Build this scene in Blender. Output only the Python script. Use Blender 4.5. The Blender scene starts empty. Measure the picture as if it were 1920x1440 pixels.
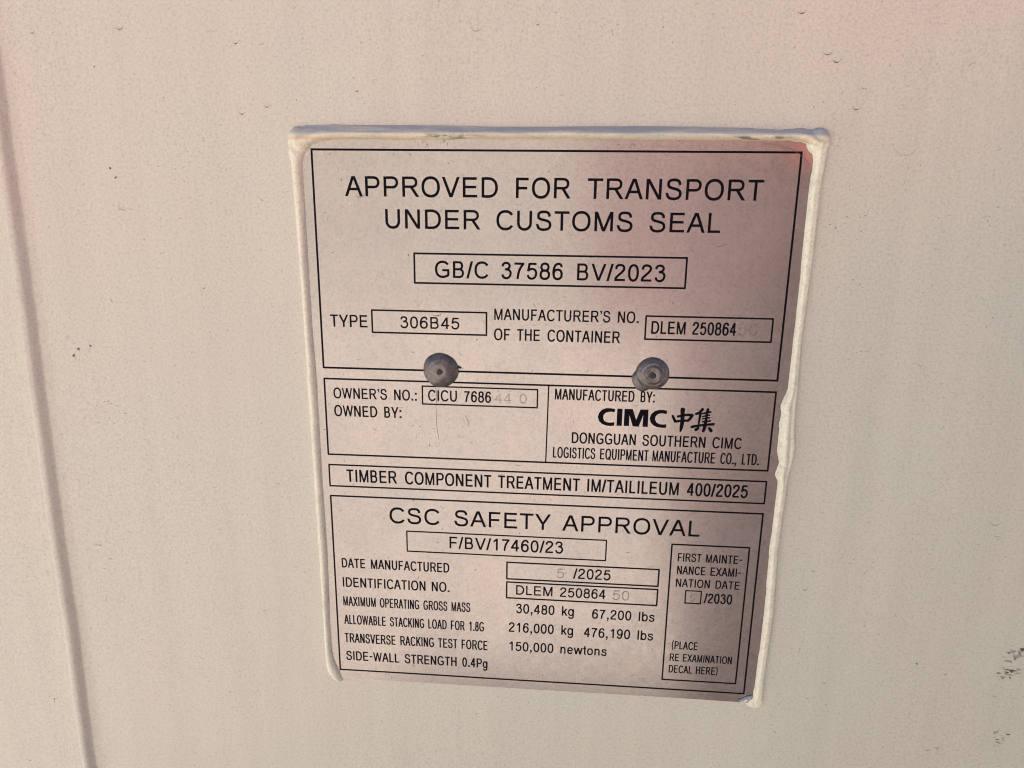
import bpy, bmesh, math, random
import numpy as np
from mathutils import Matrix, Vector
from mathutils.geometry import tessellate_polygon

random.seed(7)
rng = np.random.default_rng(11)
S = bpy.context.scene
COL = S.collection
MM = 0.001
TOPZ = 1.45            # height above the ground of the top printed line of the plate
PLATE_T = 0.7          # plate thickness in mm

# ------------------------------------------------------------------ camera
cam_d = bpy.data.cameras.new('camera')
cam_d.sensor_width = 36.0
cam_d.lens = 36.0 * 1323.089 / 1920.0
cam_d.clip_start = 0.01
cam_d.clip_end = 3000.0
cam = bpy.data.objects.new('camera', cam_d)
COL.objects.link(cam)
rv = np.array([0.248208312, 0.0758256308, 0.0211209375])
th = np.linalg.norm(rv)
kx, ky, kz = rv / th
K = np.array([[0, -kz, ky], [kz, 0, -kx], [-ky, kx, 0]])
Rm = np.eye(3) + math.sin(th) * K + (1 - math.cos(th)) * K @ K
def to_w(v):           # plate axes (right, down, into the wall) -> world axes
    return Vector((v[0], v[2], -v[1]))
right, down, fwd = to_w(Rm[0]), to_w(Rm[1]), to_w(Rm[2])
M = Matrix.Identity(4)
for i in range(3):
    M[i][0] = right[i]; M[i][1] = -down[i]; M[i][2] = -fwd[i]
M[0][3] = 0.0080652; M[1][3] = -PLATE_T * MM - 0.3030898; M[2][3] = TOPZ - 0.0215
cam.matrix_world = M
S.camera = cam

# ------------------------------------------------------------------ sky, sun, exposure
SUN_EL, SUN_AZ = math.radians(58), math.radians(-25)   # azimuth from +Y (behind the wall) towards +X
W = bpy.data.worlds.new('World'); S.world = W; W.use_nodes = True
nt = W.node_tree
sky = nt.nodes.new('ShaderNodeTexSky'); sky.sky_type = 'NISHITA'; sky.sun_disc = False
sky.sun_elevation = SUN_EL; sky.sun_rotation = SUN_AZ
sky.air_density = 1.0; sky.dust_density = 1.5
bg = nt.nodes['Background']; bg.inputs['Strength'].default_value = 0.05
nt.links.new(sky.outputs[0], bg.inputs[0])
sun_d = bpy.data.lights.new('sun', 'SUN'); sun_d.energy = 5.0; sun_d.angle = math.radians(0.5)
sun_d.color = (1.0, 0.95, 0.88)
sun = bpy.data.objects.new('sun', sun_d); COL.objects.link(sun)
sd = Vector((math.sin(SUN_AZ) * math.cos(SUN_EL), math.cos(SUN_AZ) * math.cos(SUN_EL), math.sin(SUN_EL)))
sun.rotation_euler = sd.to_track_quat('Z', 'Y').to_euler()
S.view_settings.view_transform = 'Standard'
try: S.view_settings.look = 'None'
except Exception: pass
S.view_settings.gamma = 1.0
S.view_settings.use_curve_mapping = False
S.view_settings.exposure = 1.76
S.cycles.pixel_filter_type = 'BLACKMAN_HARRIS'
S.cycles.filter_width = 1.1
S.cycles.max_bounces = 8
S.cycles.diffuse_bounces = 5

# ------------------------------------------------------------------ helpers
def P3(x, y, h):       # plate mm (right, down, out of the wall) -> world metres
    return (x * MM, -h * MM, TOPZ - y * MM)

def link_mesh(name, verts, faces, mat, parent=None, smooth=False):
    me = bpy.data.meshes.new(name)
    me.from_pydata([tuple(v) for v in verts], [], [tuple(f) for f in faces])
    me.validate(); me.update()
    if smooth:
        me.polygons.foreach_set('use_smooth', [True] * len(me.polygons))
    o = bpy.data.objects.new(name, me)
    if mat: me.materials.append(mat)
    COL.objects.link(o)
    if parent is not None: o.parent = parent
    return o

def tag(o, label=None, cat=None, group=None, kind=None):
    if label: o['label'] = label
    if cat: o['category'] = cat
    if group: o['group'] = group
    if kind: o['kind'] = kind
    return o

def empty(name, label, cat, group=None):
    o = bpy.data.objects.new(name, None); COL.objects.link(o)
    o.empty_display_size = 0.02
    return tag(o, label, cat, group)

def face_out(vs, f):   # wind a face so that it looks towards -Y
    a, b, c = (np.array(vs[f[0]]), np.array(vs[f[1]]), np.array(vs[f[2]]))
    n = np.cross(b - a, c - a)
    return f if n[1] < 0 else tuple(reversed(f))

def vnoise(x, y, seed=0):           # smooth value noise on numpy arrays
    x = np.asarray(x, float); y = np.asarray(y, float)
    xi = np.floor(x).astype(int); yi = np.floor(y).astype(int)
    fx = x - xi; fy = y - yi
    fx = fx * fx * (3 - 2 * fx); fy = fy * fy * (3 - 2 * fy)
    def h(a, b):
        n = (a * 374761393 + b * 668265263 + seed * 974711) & 0x7fffffff
        n = ((n ^ (n >> 13)) * 1274126177) & 0x7fffffff
        return ((n ^ (n >> 16)) & 0xffff) / 65535.0
    return ((h(xi, yi) * (1 - fx) + h(xi + 1, yi) * fx) * (1 - fy)
            + (h(xi, yi + 1) * (1 - fx) + h(xi + 1, yi + 1) * fx) * fy) * 2 - 1

def plate_h(x, y):                  # out-of-wall height of the plate's face: gentle waves, corner pressed down
    x = np.asarray(x, float); y = np.asarray(y, float)
    h = PLATE_T + 0.07 * vnoise(x / 55 + 3.1, y / 60 + 1.7, 5) + 0.025 * vnoise(x / 23, y / 27, 9)
    d = np.hypot(x - 108, y + 8)
    h = h - 0.80 * np.clip(1 - d / 22.0, 0, 1) ** 2
    return h

# ------------------------------------------------------------------ materials
def mat(name, base, rough=0.5, metal=0.0, spec=0.5):
    m = bpy.data.materials.new(name); m.use_nodes = True
    b = m.node_tree.nodes['Principled BSDF']
    b.inputs['Base Color'].default_value = (*base, 1); b.inputs['Roughness'].default_value = rough
    b.inputs['Metallic'].default_value = metal; b.inputs['Specular IOR Level'].default_value = spec
    return m, m.node_tree, b

class NT:
    def __init__(s, nt):
        s.nt = nt
        s.tc = nt.nodes.new('ShaderNodeTexCoord').outputs['Object']
    def mapping(s, scale=(1, 1, 1), rot=(0, 0, 0), loc=(0, 0, 0)):
        n = s.nt.nodes.new('ShaderNodeMapping'); s.nt.links.new(s.tc, n.inputs[0])
        n.inputs['Scale'].default_value = scale; n.inputs['Rotation'].default_value = rot
        n.inputs['Location'].default_value = loc
        return n.outputs[0]
    def noise(s, scale, detail=2, rough=0.5, vec=None, dist=0.0):
        n = s.nt.nodes.new('ShaderNodeTexNoise'); s.nt.links.new(vec or s.tc, n.inputs['Vector'])
        n.inputs['Scale'].default_value = scale; n.inputs['Detail'].default_value = detail
        n.inputs['Roughness'].default_value = rough; n.inputs['Distortion'].default_value = dist
        return n.outputs['Fac']
    def voro(s, scale, vec=None, out='Distance', rnd=1.0):
        n = s.nt.nodes.new('ShaderNodeTexVoronoi'); s.nt.links.new(vec or s.tc, n.inputs['Vector'])
        n.inputs['Scale'].default_value = scale; n.inputs['Randomness'].default_value = rnd
        return n.outputs[out]
    def ramp(s, fac, stops):
        n = s.nt.nodes.new('ShaderNodeValToRGB'); s.nt.links.new(fac, n.inputs[0])
        e = n.color_ramp.elements
        while len(e) < len(stops): e.new(0.5)
        for k, (p, c) in enumerate(stops):
            e[k].position = p; e[k].color = (*(c if isinstance(c, tuple) else (c, c, c)), 1)
        return n.outputs[0]
    def math(s, op, a, b=None):
        n = s.nt.nodes.new('ShaderNodeMath'); n.operation = op
        for k, v in enumerate((a, b)):
            if v is None: continue
            if isinstance(v, (int, float)): n.inputs[k].default_value = v
            else: s.nt.links.new(v, n.inputs[k])
        return n.outputs[0]
    def mix(s, fac, a, b, mode='MIX'):
        n = s.nt.nodes.new('ShaderNodeMix'); n.data_type = 'RGBA'; n.blend_type = mode
        for k, v in ((0, fac), (6, a), (7, b)):
            if isinstance(v, (int, float)): n.inputs[k].default_value = v
            elif isinstance(v, tuple): n.inputs[k].default_value = (*v, 1)
            else: s.nt.links.new(v, n.inputs[k])
        return n.outputs[2]
    def bump(s, h, dist, strength=1.0, prev=None):
        n = s.nt.nodes.new('ShaderNodeBump'); s.nt.links.new(h, n.inputs['Height'])
        n.inputs['Distance'].default_value = dist; n.inputs['Strength'].default_value = strength
        if prev: s.nt.links.new(prev, n.inputs['Normal'])
        return n.outputs[0]
    def to(s, sock, inp): s.nt.links.new(sock, inp)

def grime(n, col, amount=1.0, dark=(0.16, 0.13, 0.11), cell=520):
    """tiny dirt grains and short dark hairs lying in the paint"""
    for k, (sc, thr, stretch, rz, a) in enumerate(((cell, 0.16, 2.6, 0.5, 0.38), (cell * 0.8, 0.13, 3.4, 2.1, 0.34),
                                               (cell * 0.42, 0.085, 1.3, 1.1, 0.7), (cell * 0.22, 0.05, 1.7, 0.2, 0.75))):
        v = n.mapping(scale=(1, 1, stretch), rot=(0, rz, 0), loc=(0.3 * k, 0.0, 0.17 * k))
        d = n.voro(sc, v)
        keep = n.ramp(n.noise(cell * 0.12 + 11 * k, 3, 0.6, n.mapping(loc=(k, k * 2.0, 0))), [(0.44, 0.0), (0.62, 1.0)])
        m = n.math('MULTIPLY', n.ramp(d, [(thr * 0.5, 1.0), (thr, 0.0)]), keep)
        col = n.mix(n.math('MULTIPLY', m, a * amount), col, dark)
    return col

def make_paint(name, base, warm, cool, rough=0.42, spec=0.45):
    m, t, b = mat(name, base, rough, 0, spec)
    n = NT(t)
    c = n.mix(n.ramp(n.noise(7, 3, 0.55), [(0.35, 0.0), (0.68, 1.0)]), warm, cool)
    c = n.mix(n.ramp(n.noise(19, 4, 0.6, n.mapping(loc=(4, 1, 2))), [(0.42, 0.0), (0.75, 0.45)]), c, base)
    st = n.ramp(n.noise(55, 4, 0.65, n.mapping(scale=(1, 1, 0.06))), [(0.32, 0.955), (0.6, 1.015)])
    c = n.mix(1.0, c, st, 'MULTIPLY')
    g = n.ramp(n.noise(820, 3, 0.75), [(0.28, 0.77), (0.5, 0.985), (0.75, 1.05)])
    c = n.mix(1.0, c, g, 'MULTIPLY')
    g2 = n.ramp(n.noise(2100, 2, 0.7), [(0.3, 0.86), (0.6, 1.03)])
    c = n.mix(1.0, c, g2, 'MULTIPLY')
    c = grime(n, c, 1.25)
    n.to(c, b.inputs['Base Color'])
    n.to(n.ramp(n.noise(300, 3), [(0.3, rough - 0.06), (0.7, rough + 0.1)]), b.inputs['Roughness'])
    bp = n.bump(n.noise(420, 3, 0.6), 0.00010, 0.8)
    bp = n.bump(n.noise(110, 2, 0.5), 0.0003, 0.6, bp)
    bp = n.bump(n.ramp(n.voro(75, n.mapping(loc=(0.1, 0.2, 0.3))), [(0.05, 0.0), (0.13, 1.0)]), 0.00012, 0.5, bp)
    n.to(bp, b.inputs['Normal'])
    return m

M_WALL = make_paint('cream_container_paint', (0.615, 0.615, 0.525), (0.63, 0.612, 0.525), (0.605, 0.618, 0.535))

def make_plate():
    m, t, b = mat('anodised_plate_metal', (0.74, 0.66, 0.61), 0.24, 1.0)
    n = NT(t)
    c = n.mix(n.ramp(n.noise(26, 3, 0.55), [(0.35, 0.0), (0.7, 1.0)]), (0.358, 0.329, 0.311), (0.338, 0.320, 0.311))
    g = n.ramp(n.noise(900, 3, 0.75), [(0.28, 0.80), (0.5, 0.98), (0.75, 1.05)])
    c = n.mix(1.0, c, g, 'MULTIPLY')
    br = n.ramp(n.noise(60, 3, 0.7, n.mapping(scale=(40, 1, 1.0))), [(0.3, 0.965), (0.7, 1.02)])
    c = n.mix(1.0, c, br, 'MULTIPLY')
    c = grime(n, c, 0.9)
    n.to(c, b.inputs['Base Color'])
    # thin film of dust: the metal is partly matt
    n.to(n.ramp(n.noise(34, 4, 0.6), [(0.3, 0.66), (0.7, 0.82)]), b.inputs['Metallic'])
    n.to(n.ramp(n.noise(210, 4, 0.65), [(0.3, 0.14), (0.7, 0.22)]), b.inputs['Roughness'])
    return m
M_PLATE = make_plate()

def make_seal():
    m, t, b = mat('cream_sealant', (0.66, 0.64, 0.55), 0.55, 0, 0.35)
    n = NT(t)
    c = n.mix(n.ramp(n.noise(120, 4, 0.6), [(0.35, 0.0), (0.7, 1.0)]), (0.80, 0.79, 0.64), (0.72, 0.72, 0.60))
    c = n.mix(n.ramp(n.noise(60, 4, 0.7, n.mapping(loc=(2, 5, 1))), [(0.60, 0.0), (0.74, 0.5)]), c, (0.40, 0.36, 0.28))
    g = n.ramp(n.noise(900, 3, 0.8), [(0.3, 0.74), (0.5, 0.99), (0.7, 1.04)])
    c = n.mix(1.0, c, g, 'MULTIPLY')
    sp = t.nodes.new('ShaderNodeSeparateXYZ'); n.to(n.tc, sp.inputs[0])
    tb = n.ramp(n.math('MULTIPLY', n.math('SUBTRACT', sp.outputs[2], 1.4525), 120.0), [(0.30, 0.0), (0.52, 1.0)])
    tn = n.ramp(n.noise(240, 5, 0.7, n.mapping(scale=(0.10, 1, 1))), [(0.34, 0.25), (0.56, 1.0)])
    yb = n.ramp(n.math('MULTIPLY', n.math('SUBTRACT', sp.outputs[2], 1.4530), 200.0), [(0.05, 0.0), (0.20, 0.75), (0.38, 0.45), (0.52, 0.0)])
    c = n.mix(n.math('MULTIPLY', yb, n.ramp(n.noise(60, 3, 0.6), [(0.3, 0.4), (0.6, 1.0)])), c, (0.66, 0.49, 0.27))
    c = n.mix(n.math('MULTIPLY', tb, tn), c, (0.35, 0.39, 0.41))  # bead top painted blue-grey: skylight tone put into the colour, plus streaky grime
    band = n.math('MULTIPLY', n.ramp(n.math('MULTIPLY', n.math('SUBTRACT', sp.outputs[2], 1.4525), 200.0), [(0.0, 0.0), (0.18, 1.0), (0.55, 1.0), (0.8, 0.0)]),
                  n.ramp(n.noise(22, 2, 0.5, n.mapping(loc=(1.3, 0, 0))), [(0.50, 0.0), (0.60, 1.0)]))
    sm = n.ramp(n.noise(330, 4, 0.75, n.mapping(scale=(0.45, 1, 1))), [(0.50, 0.0), (0.60, 0.85)])
    c = n.mix(n.math('MULTIPLY', band, sm), c, (0.12, 0.10, 0.09))
    c = grime(n, c, 1.3, (0.10, 0.10, 0.09), 640)
    n.to(c, b.inputs['Base Color'])
    n.to(n.bump(n.noise(160, 4, 0.7), 0.0009, 0.7, n.bump(n.noise(500, 3, 0.6), 0.00016, 0.8)), b.inputs['Normal'])
    return m
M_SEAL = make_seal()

M_INK, _t, _b = mat('black_print', (0.004, 0.004, 0.007), 0.6, 0, 0.06)
_n = NT(_t)
_c = _n.ramp(_n.noise(1500, 3, 0.7), [(0.35, (0.003, 0.003, 0.006)), (0.70, (0.006, 0.005, 0.009)), (0.82, (0.03, 0.027, 0.03))])
_n.to(_c, _b.inputs['Base Color'])

M_STAMP, _t, _b = mat('stamped_metal', (0.30, 0.27, 0.265), 0.34, 0.88, 0.3)
_n = NT(_t)
_n.to(_n.ramp(_n.noise(700, 3, 0.7), [(0.3, (0.15, 0.14, 0.14)), (0.65, (0.29, 0.265, 0.26))]), _b.inputs['Base Color'])

def make_rivet():
    m, t, b = mat('weathered_grey_rivet', (0.20, 0.20, 0.20), 0.4, 0.55, 0.5)
    n = NT(t)
    c = n.mix(n.ramp(n.noise(260, 4, 0.65), [(0.35, 0.0), (0.7, 1.0)]), (0.11, 0.112, 0.118), (0.20, 0.18, 0.168))
    g = n.ramp(n.noise(1300, 3, 0.8), [(0.3, 0.6), (0.5, 1.0), (0.75, 1.25)])
    c = n.mix(1.0, c, g, 'MULTIPLY')
    c = grime(n, c, 1.2, (0.04, 0.04, 0.04), 900)
    n.to(c, b.inputs['Base Color'])
    n.to(n.bump(n.noise(700, 3, 0.6), 0.00016, 0.9), b.inputs['Normal'])
    return m
M_RIVET = make_rivet()
M_PIN, _t, _b = mat('dark_steel_pin', (0.035, 0.038, 0.045), 0.55, 0.5, 0.4)
_n = NT(_t); _n.to(_n.bump(_n.noise(900, 3, 0.6), 0.0002, 1.0), _b.inputs['Normal'])
M_DIRT, _t, _b = mat('dried_dirt', (0.10, 0.085, 0.075), 0.8, 0, 0.2)
M_DUST, _t, _b = mat('dried_dust', (0.36, 0.315, 0.275), 0.8, 0, 0.2)
M_FILM, _t, _b = mat('dusty_film', (0.15, 0.13, 0.12), 0.8, 0, 0.2)
M_FOIL, _t, _b = mat('torn_bare_metal', (0.60, 0.59, 0.57), 0.5, 0.9)
_n = NT(_t); _n.to(_n.bump(_n.noise(500, 3, 0.6), 0.0003, 1.0), _b.inputs['Normal'])

def make_ground():
    m, t, b = mat('dry_gravel_ground', (0.44, 0.37, 0.30), 0.9, 0, 0.2)
    n = NT(t)
    c = n.mix(n.ramp(n.noise(1.2, 6, 0.6), [(0.35, 0.0), (0.7, 1.0)]), (0.47, 0.425, 0.385), (0.41, 0.37, 0.34))
    c = n.mix(1.0, c, n.ramp(n.voro(45), [(0.0, 0.75), (0.6, 1.1)]), 'MULTIPLY')
    n.to(c, b.inputs['Base Color'])
    n.to(n.bump(n.noise(40, 4, 0.6), 0.02, 0.8), b.inputs['Normal'])
    return m
M_GROUND = make_ground()
M_RED, _t, _b = mat('added_container_faded_red_paint', (0.42, 0.075, 0.06), 0.5, 0, 0.4)
_n = NT(_t)
_n.to(_n.ramp(_n.noise(2.5, 5, 0.6), [(0.3, (0.86, 0.20, 0.15)), (0.7, (0.90, 0.25, 0.19))]), _b.inputs['Base Color'])
M_DARK, _t, _b = mat('added_container_dull_brown_paint', (0.20, 0.11, 0.10), 0.6, 0, 0.3)
_n = NT(_t)
_n.to(_n.ramp(_n.noise(2.5, 5, 0.6), [(0.3, (0.28, 0.19, 0.19)), (0.7, (0.34, 0.23, 0.23))]), _b.inputs['Base Color'])
M_PINKISH, _t, _b = mat('added_container_pale_pink_paint', (0.5, 0.42, 0.39), 0.55, 0, 0.3)
_n = NT(_t)
_n.to(_n.ramp(_n.noise(2.0, 5, 0.6), [(0.3, (0.44, 0.41, 0.375)), (0.7, (0.51, 0.475, 0.44))]), _b.inputs['Base Color'])

# ------------------------------------------------------------------ ground
R0 = 1500.0
tag(link_mesh('ground', [(-R0, -R0, 0), (R0, -R0, 0), (R0, R0, 0), (-R0, R0, 0)], [(0, 1, 2, 3)], M_GROUND), kind='structure')

def box_verts(x0, x1, y0, y1, z0, z1):
    return ([(x0, y0, z0), (x1, y0, z0), (x1, y1, z0), (x0, y1, z0), (x0, y0, z1), (x1, y0, z1), (x1, y1, z1), (x0, y1, z1)],
            [(0, 3, 2, 1), (4, 5, 6, 7), (0, 1, 5, 4), (1, 2, 6, 5), (2, 3, 7, 6), (3, 0, 4, 7)])

# ------------------------------------------------------------------ the container whose wall carries the plate
cont = empty('shipping_container', 'cream painted steel container wall filling the frame around the riveted plate', 'container')
def seam_x(y): return -235.9 - 0.0195 * (np.asarray(y, float) - 12)
X0, X1, CZ0, CZ1 = -1.15, 1.29, 0.15, 2.75
def wall_h(x, y):
    return 0.35 * vnoise(x / 190 + 0.3, y / 210 + 2.2, 3) + 0.10 * vnoise(x / 47, y / 52, 4)
fine_x = np.arange(-330, 281, 4.0)
xs = np.concatenate([np.linspace(X0 * 1000, -345, 14), fine_x, np.linspace(300, X1 * 1000, 14)])
ys = np.concatenate([np.linspace((TOPZ - CZ1) * 1000, -135, 12), np.arange(-120, 401, 4.0), np.linspace(420, (TOPZ - CZ0) * 1000, 12)])
XX, YY = np.meshgrid(xs, ys)
HH = wall_h(XX, YY)
edge = np.clip(np.minimum.reduce([(XX - X0 * 1000), (X1 * 1000 - XX)]) / 60, 0, 1)
HH = HH * edge
keep = np.clip((np.maximum(np.abs(XX) - 112, np.abs(YY - 122) - 140)) / 30.0, 0, 1)   # flat under the plate
HH = HH * keep
vs = [P3(x, y, h) for x, y, h in zip(XX.ravel(), YY.ravel(), HH.ravel())]
nx = len(xs)
fs = [(j * nx + i, (j + 1) * nx + i, (j + 1) * nx + i + 1, j * nx + i + 1) for j in range(len(ys) - 1) for i in range(nx - 1)]
wall = link_mesh('wall_panel', vs, fs, M_WALL, cont, smooth=True)
v, f = box_verts(X0, X1, 0.004, 6.0, CZ0, CZ1)
link_mesh('container_body', v, f, M_WALL, cont)

# welded seam: a low rounded ridge with a shallow hollow on its left
ts = np.arange(-125, 405, 1.6)
us = np.linspace(-13, 9, 40)
vs = []
for y in ts:
    cx = float(seam_x(y)) + 0.55 * float(vnoise(y / 34, 0.5, 21)) + 0.22 * float(vnoise(y / 9, 1.5, 22))
    wv = 1 + 0.10 * float(vnoise(y / 21, 4.5, 23))
    for u in us:
        t = u / wv
        sl = min(1.0, max(0.0, (t + 4.0) / 1.7)); sr = min(1.0, max(0.0, (3.3 - t) / 2.4))
        ridge = 4.2 * (sl * sl * (3 - 2 * sl)) * (1 - (1 - sr) ** 1.7) * (1 - 0.03 * (t + 1) ** 2)
        hollow = -0.40 * math.exp(-((t + 6.6) / 2.2) ** 2)
        fall = 0.30 * math.exp(-((t - 4.6) / 1.8) ** 2)
        e = max(0.0, 1 - (abs(u + 2) / 11.0) ** 6)
        h = float(wall_h(cx + u, y)) + 0.10 * e - 0.12 * (1 - e) + (ridge + hollow + fall) * e
        h += 0.05 * float(vnoise((cx + u) / 1.7, y / 2.6, 24)) * e
        vs.append(P3(cx + u, y, h))
n_ = len(us)
fs = [(j * n_ + i, (j + 1) * n_ + i, (j + 1) * n_ + i + 1, j * n_ + i + 1) for j in range(len(ts) - 1) for i in range(n_ - 1)]
link_mesh('weld_seam', vs, fs, M_WALL, cont, smooth=True)

# ------------------------------------------------------------------ marks lying on the paint
def arc_mark(V, F, cx, cy, r, a0, a1, w, hfun, n=12, jit=0.0):
    b = len(V)
    for k in range(n + 1):
        a = a0 + (a1 - a0) * k / n
        ww = w * math.sin(math.pi * (k + 0.6) / (n + 1.2)) * (1 + 0.4 * random.uniform(-1, 1))
        rr = r * (1 + jit * random.uniform(-1, 1))
        for s in (-1, 1):
            x = cx + (rr + s * ww / 2) * math.cos(a); y = cy + (rr * 1.05 + s * ww / 2) * math.sin(a)
            V.append(P3(x, y, hfun(x, y)))
    for k in range(n):
        q = (b + 2 * k, b + 2 * k + 1, b + 2 * k + 3, b + 2 * k + 2)
        F.append(face_out(V, q))
def blob_mark(V, F, cx, cy, r, hfun, el=1.0, rot=0.0, n=9):
    b = len(V)
    V.append(P3(cx, cy, hfun(cx, cy) + 0.08 * min(r, 1.0)))
    for k in range(n):
        a = 2 * math.pi * k / n; rr = r * random.uniform(0.65, 1.2)
        dx, dy = rr * el * math.cos(a), rr * math.sin(a)
        x = cx + dx * math.cos(rot) - dy * math.sin(rot); y = cy + dx * math.sin(rot) + dy * math.cos(rot)
        V.append(P3(x, y, hfun(x, y)))
    for k in range(n):
        F.append(face_out(V, (b, b + 1 + k, b + 1 + (k + 1) % n)))
wsurf = lambda x, y: float(wall_h(x, y) * np.clip(max(abs(x) - 112, abs(y - 122) - 140) / 30.0, 0, 1)) + 0.06
psurf = lambda x, y: float(plate_h(x, y)) + 0.03
def on_plate(x, y): return abs(x) < 103.5 and -4 < y < 254
def near_bead(x, y): return (102 < abs(x) < 113 and -12 < y < 260) or (-12 < y < -2 and abs(x) < 113)
DROPS= [(-216.7, -45.6, 1.9), (-178.3, -47.0, 2.8), (-129.6, -41.2, 1.9), (-129.2, -14.2, 2.3), (-118.2, -16.9, 1.9), (-30.5, -45.6, 3.7), (-79.9, -22.9, 1.4), (-6.2, -47.4, 1.2), (105.9, -36.4, 2.8), (109.6, -33.7, 2.8), (119.2, -16.6, 2.8), (139.8, -0.4, 7.9), (200.9, 156.3, 3.7), (122.8, 193.1, 1.9), (191.5, 233.6, 1.2), (193.9, 274.2, 2.3), (189.9, 276.1, 1.4), (-219.1, 187.6, 2.1), (-214.6, 194.9, 1.9), (-277.7, 320.1, 1.9), (94.5, -51.0, 2.8), (125.3, 183.4, 1.2), (137.2, 242.1, 1.2), (-80.1, 18.6, 3.3), (-48.2, 68.5, 4.2)]
SPECKS= [(-189.7, 8.2), (-187.8, 12.1), (-206.8, 26.2), (-152.9, 59.2), (-215.7, 88.5), (-218.5, 91.6), (-209.8, 86.8), (88.9, 3.6), (147.6, 190.6), (172.5, 224.2), (178.0, 228.8), (117.1, 255.5), (-209.9, 216.6), (-259.7, 278.3), (-257.2, 279.7), (-257.5, 281.4), (-278.4, 307.6), (214.2, 231.7), (-60.4, 156.4), (-24.1, 61.4)]
VD, FD, VS, FS = [], [], [], []
PV, PF, PVd, PFd = [], [], [], []
for (x, y, r) in DROPS:
    a = random.uniform(-0.15, 0.15)
    if on_plate(x, y): arc_mark(PVd, PFd, x, y - r * 0.5, r * 0.62, 0.35 + a, math.pi - 0.5 + a, 0.34, psurf, 16, 0.05)
    else:
        arc_mark(VS, FS, x, y - r * 0.5, r * 0.62, 0.2 + a, math.pi - 0.2 + a, 0.40 if r < 5 else 0.22, wsurf, 18, 0.04)
        if r < 3: arc_mark(VD, FD, x, y - r * 0.5, r * 0.62, 0.95 + a, math.pi - 1.05 + a, 0.34, lambda p, q: wsurf(p, q) + 0.02, 10, 0.05)
for (x, y) in SPECKS:
    if on_plate(x, y): blob_mark(PV, PF, x, y, random.uniform(0.25, 0.4), psurf)
    else: blob_mark(VD, FD, x, y, random.uniform(0.16, 0.5), wsurf, random.uniform(1, 2.3), random.uniform(0, 3))
for k in range(70):                       # more dried drops of every size
    x, y = random.uniform(-290, 235), random.uniform(-58, 330)
    if on_plate(x, y) or near_bead(x, y) or -252 < x < -222: continue
    r = random.choice((0.9, 1.2, 1.6, 2.2, 2.8)); a = random.uniform(-0.5, 0.5)
    arc_mark(VS, FS, x, y, r * 0.62, 0.3 + a, random.uniform(1.6, 2.9) + a, random.uniform(0.14, 0.30), wsurf, 12, 0.08)
for k in range(60):                       # cracked dirt where the plate meets the top bead
    x = random.choice((random.gauss(62, 20), random.gauss(-55, 14)))
    y = random.uniform(-3.4, -1.6)
    if on_plate(x, y) and x < 100:
        a0 = random.uniform(0, 6.28)
        arc_mark(PV, PF, x, y, random.uniform(0.4, 1.3), a0, a0 + random.uniform(0.8, 2.4), random.uniform(0.09, 0.18), psurf, 7, 0.12)
for k in range(1300):
    x, y = random.uniform(-300, 240), random.uniform(-62, 335)
    if near_bead(x, y) or -250 < x < -224 and random.random() < 0.6: continue
    dark = random.random() < 0.16
    if on_plate(x, y):
        V, F, hf = (PV, PF, psurf) if dark else (PVd, PFd, psurf)
    else:
        V, F, hf = (VD, FD, wsurf) if dark else (VS, FS, wsurf)
    if random.random() < 0.5:
        a0 = random.uniform(0, 6.28) if random.random() < 0.5 else random.uniform(0.3, 1.2)
        arc_mark(V, F, x, y, random.uniform(0.5, 1.8), a0, a0 + random.uniform(0.7, 2.2), random.uniform(0.10, 0.22), hf, 7, 0.08)
    else:
        blob_mark(V, F, x, y, random.uniform(0.10, 0.26), hf, random.uniform(1, 2.4), random.uniform(0, 3), 6)
# scuff clusters: beside the seam, and at the right-hand edge
for cx, cy, sx, sy, nn, wd in ((-206, 118, 16, 7, 26, 0.22), (221, 221, 5, 4, 26, 0.55), (219, 231, 5, 3, 24, 0.55), (221, 267, 4, 4, 18, 0.5),
                               (-185, 25, 9, 5, 9, 0.3), (120, 30, 16, 28, 12, 0.2), (-60, 60, 14, 14, 0, 0.2)):
    for k in range(nn):
        x, y = random.gauss(cx, sx / 2), random.gauss(cy, sy / 2)
        if near_bead(x, y): continue
        V, F = (VD, FD) if random.random() < (0.4 if cx > 0 else 0.3) else (VS, FS)
        blob_mark(V, F, x, y, random.uniform(0.12, wd), wsurf, random.uniform(1.5, 4), random.gauss(0.25, 0.3), 7)
o = link_mesh('dark_specks', VD, FD, M_DIRT, cont); o['kind'] = 'stuff'
o = link_mesh('dust_marks', VS, FS, M_DUST, cont); o['kind'] = 'stuff'

# ------------------------------------------------------------------ the plate
plate = empty('approval_plate', 'thin metal approval plate printed with black lettering, riveted to the cream wall', 'plate')
px0, px1, py0, py1 = -105.2, 105.6, -5.6, 255.1
gx = np.linspace(px0, px1, 106); gy = np.linspace(py0, py1, 131)
GX, GY = np.meshgrid(gx, gy)
GYw = GY + np.where(GY > 250, 0.35 * vnoise(GX / 60, 3.3, 31), 0)
vs = [P3(x, y, h) for x, y, h in zip(GX.ravel(), GYw.ravel(), plate_h(GX, GY).ravel())]
nx = len(gx); ny = len(gy)
fs = [(j * nx + i, (j + 1) * nx + i, (j + 1) * nx + i + 1, j * nx + i + 1) for j in range(ny - 1) for i in range(nx - 1)]
rim = [i for i in range(nx)] + [j * nx + nx - 1 for j in range(1, ny)] + [(ny - 1) * nx + i for i in range(nx - 2, -1, -1)] + [j * nx for j in range(ny - 2, 0, -1)]
b0 = len(vs)
for r in rim:
    vs.append(vs[r])
for r in rim:
    vs.append((vs[r][0], -0.00005, vs[r][2]))
nr_ = len(rim)
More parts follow.
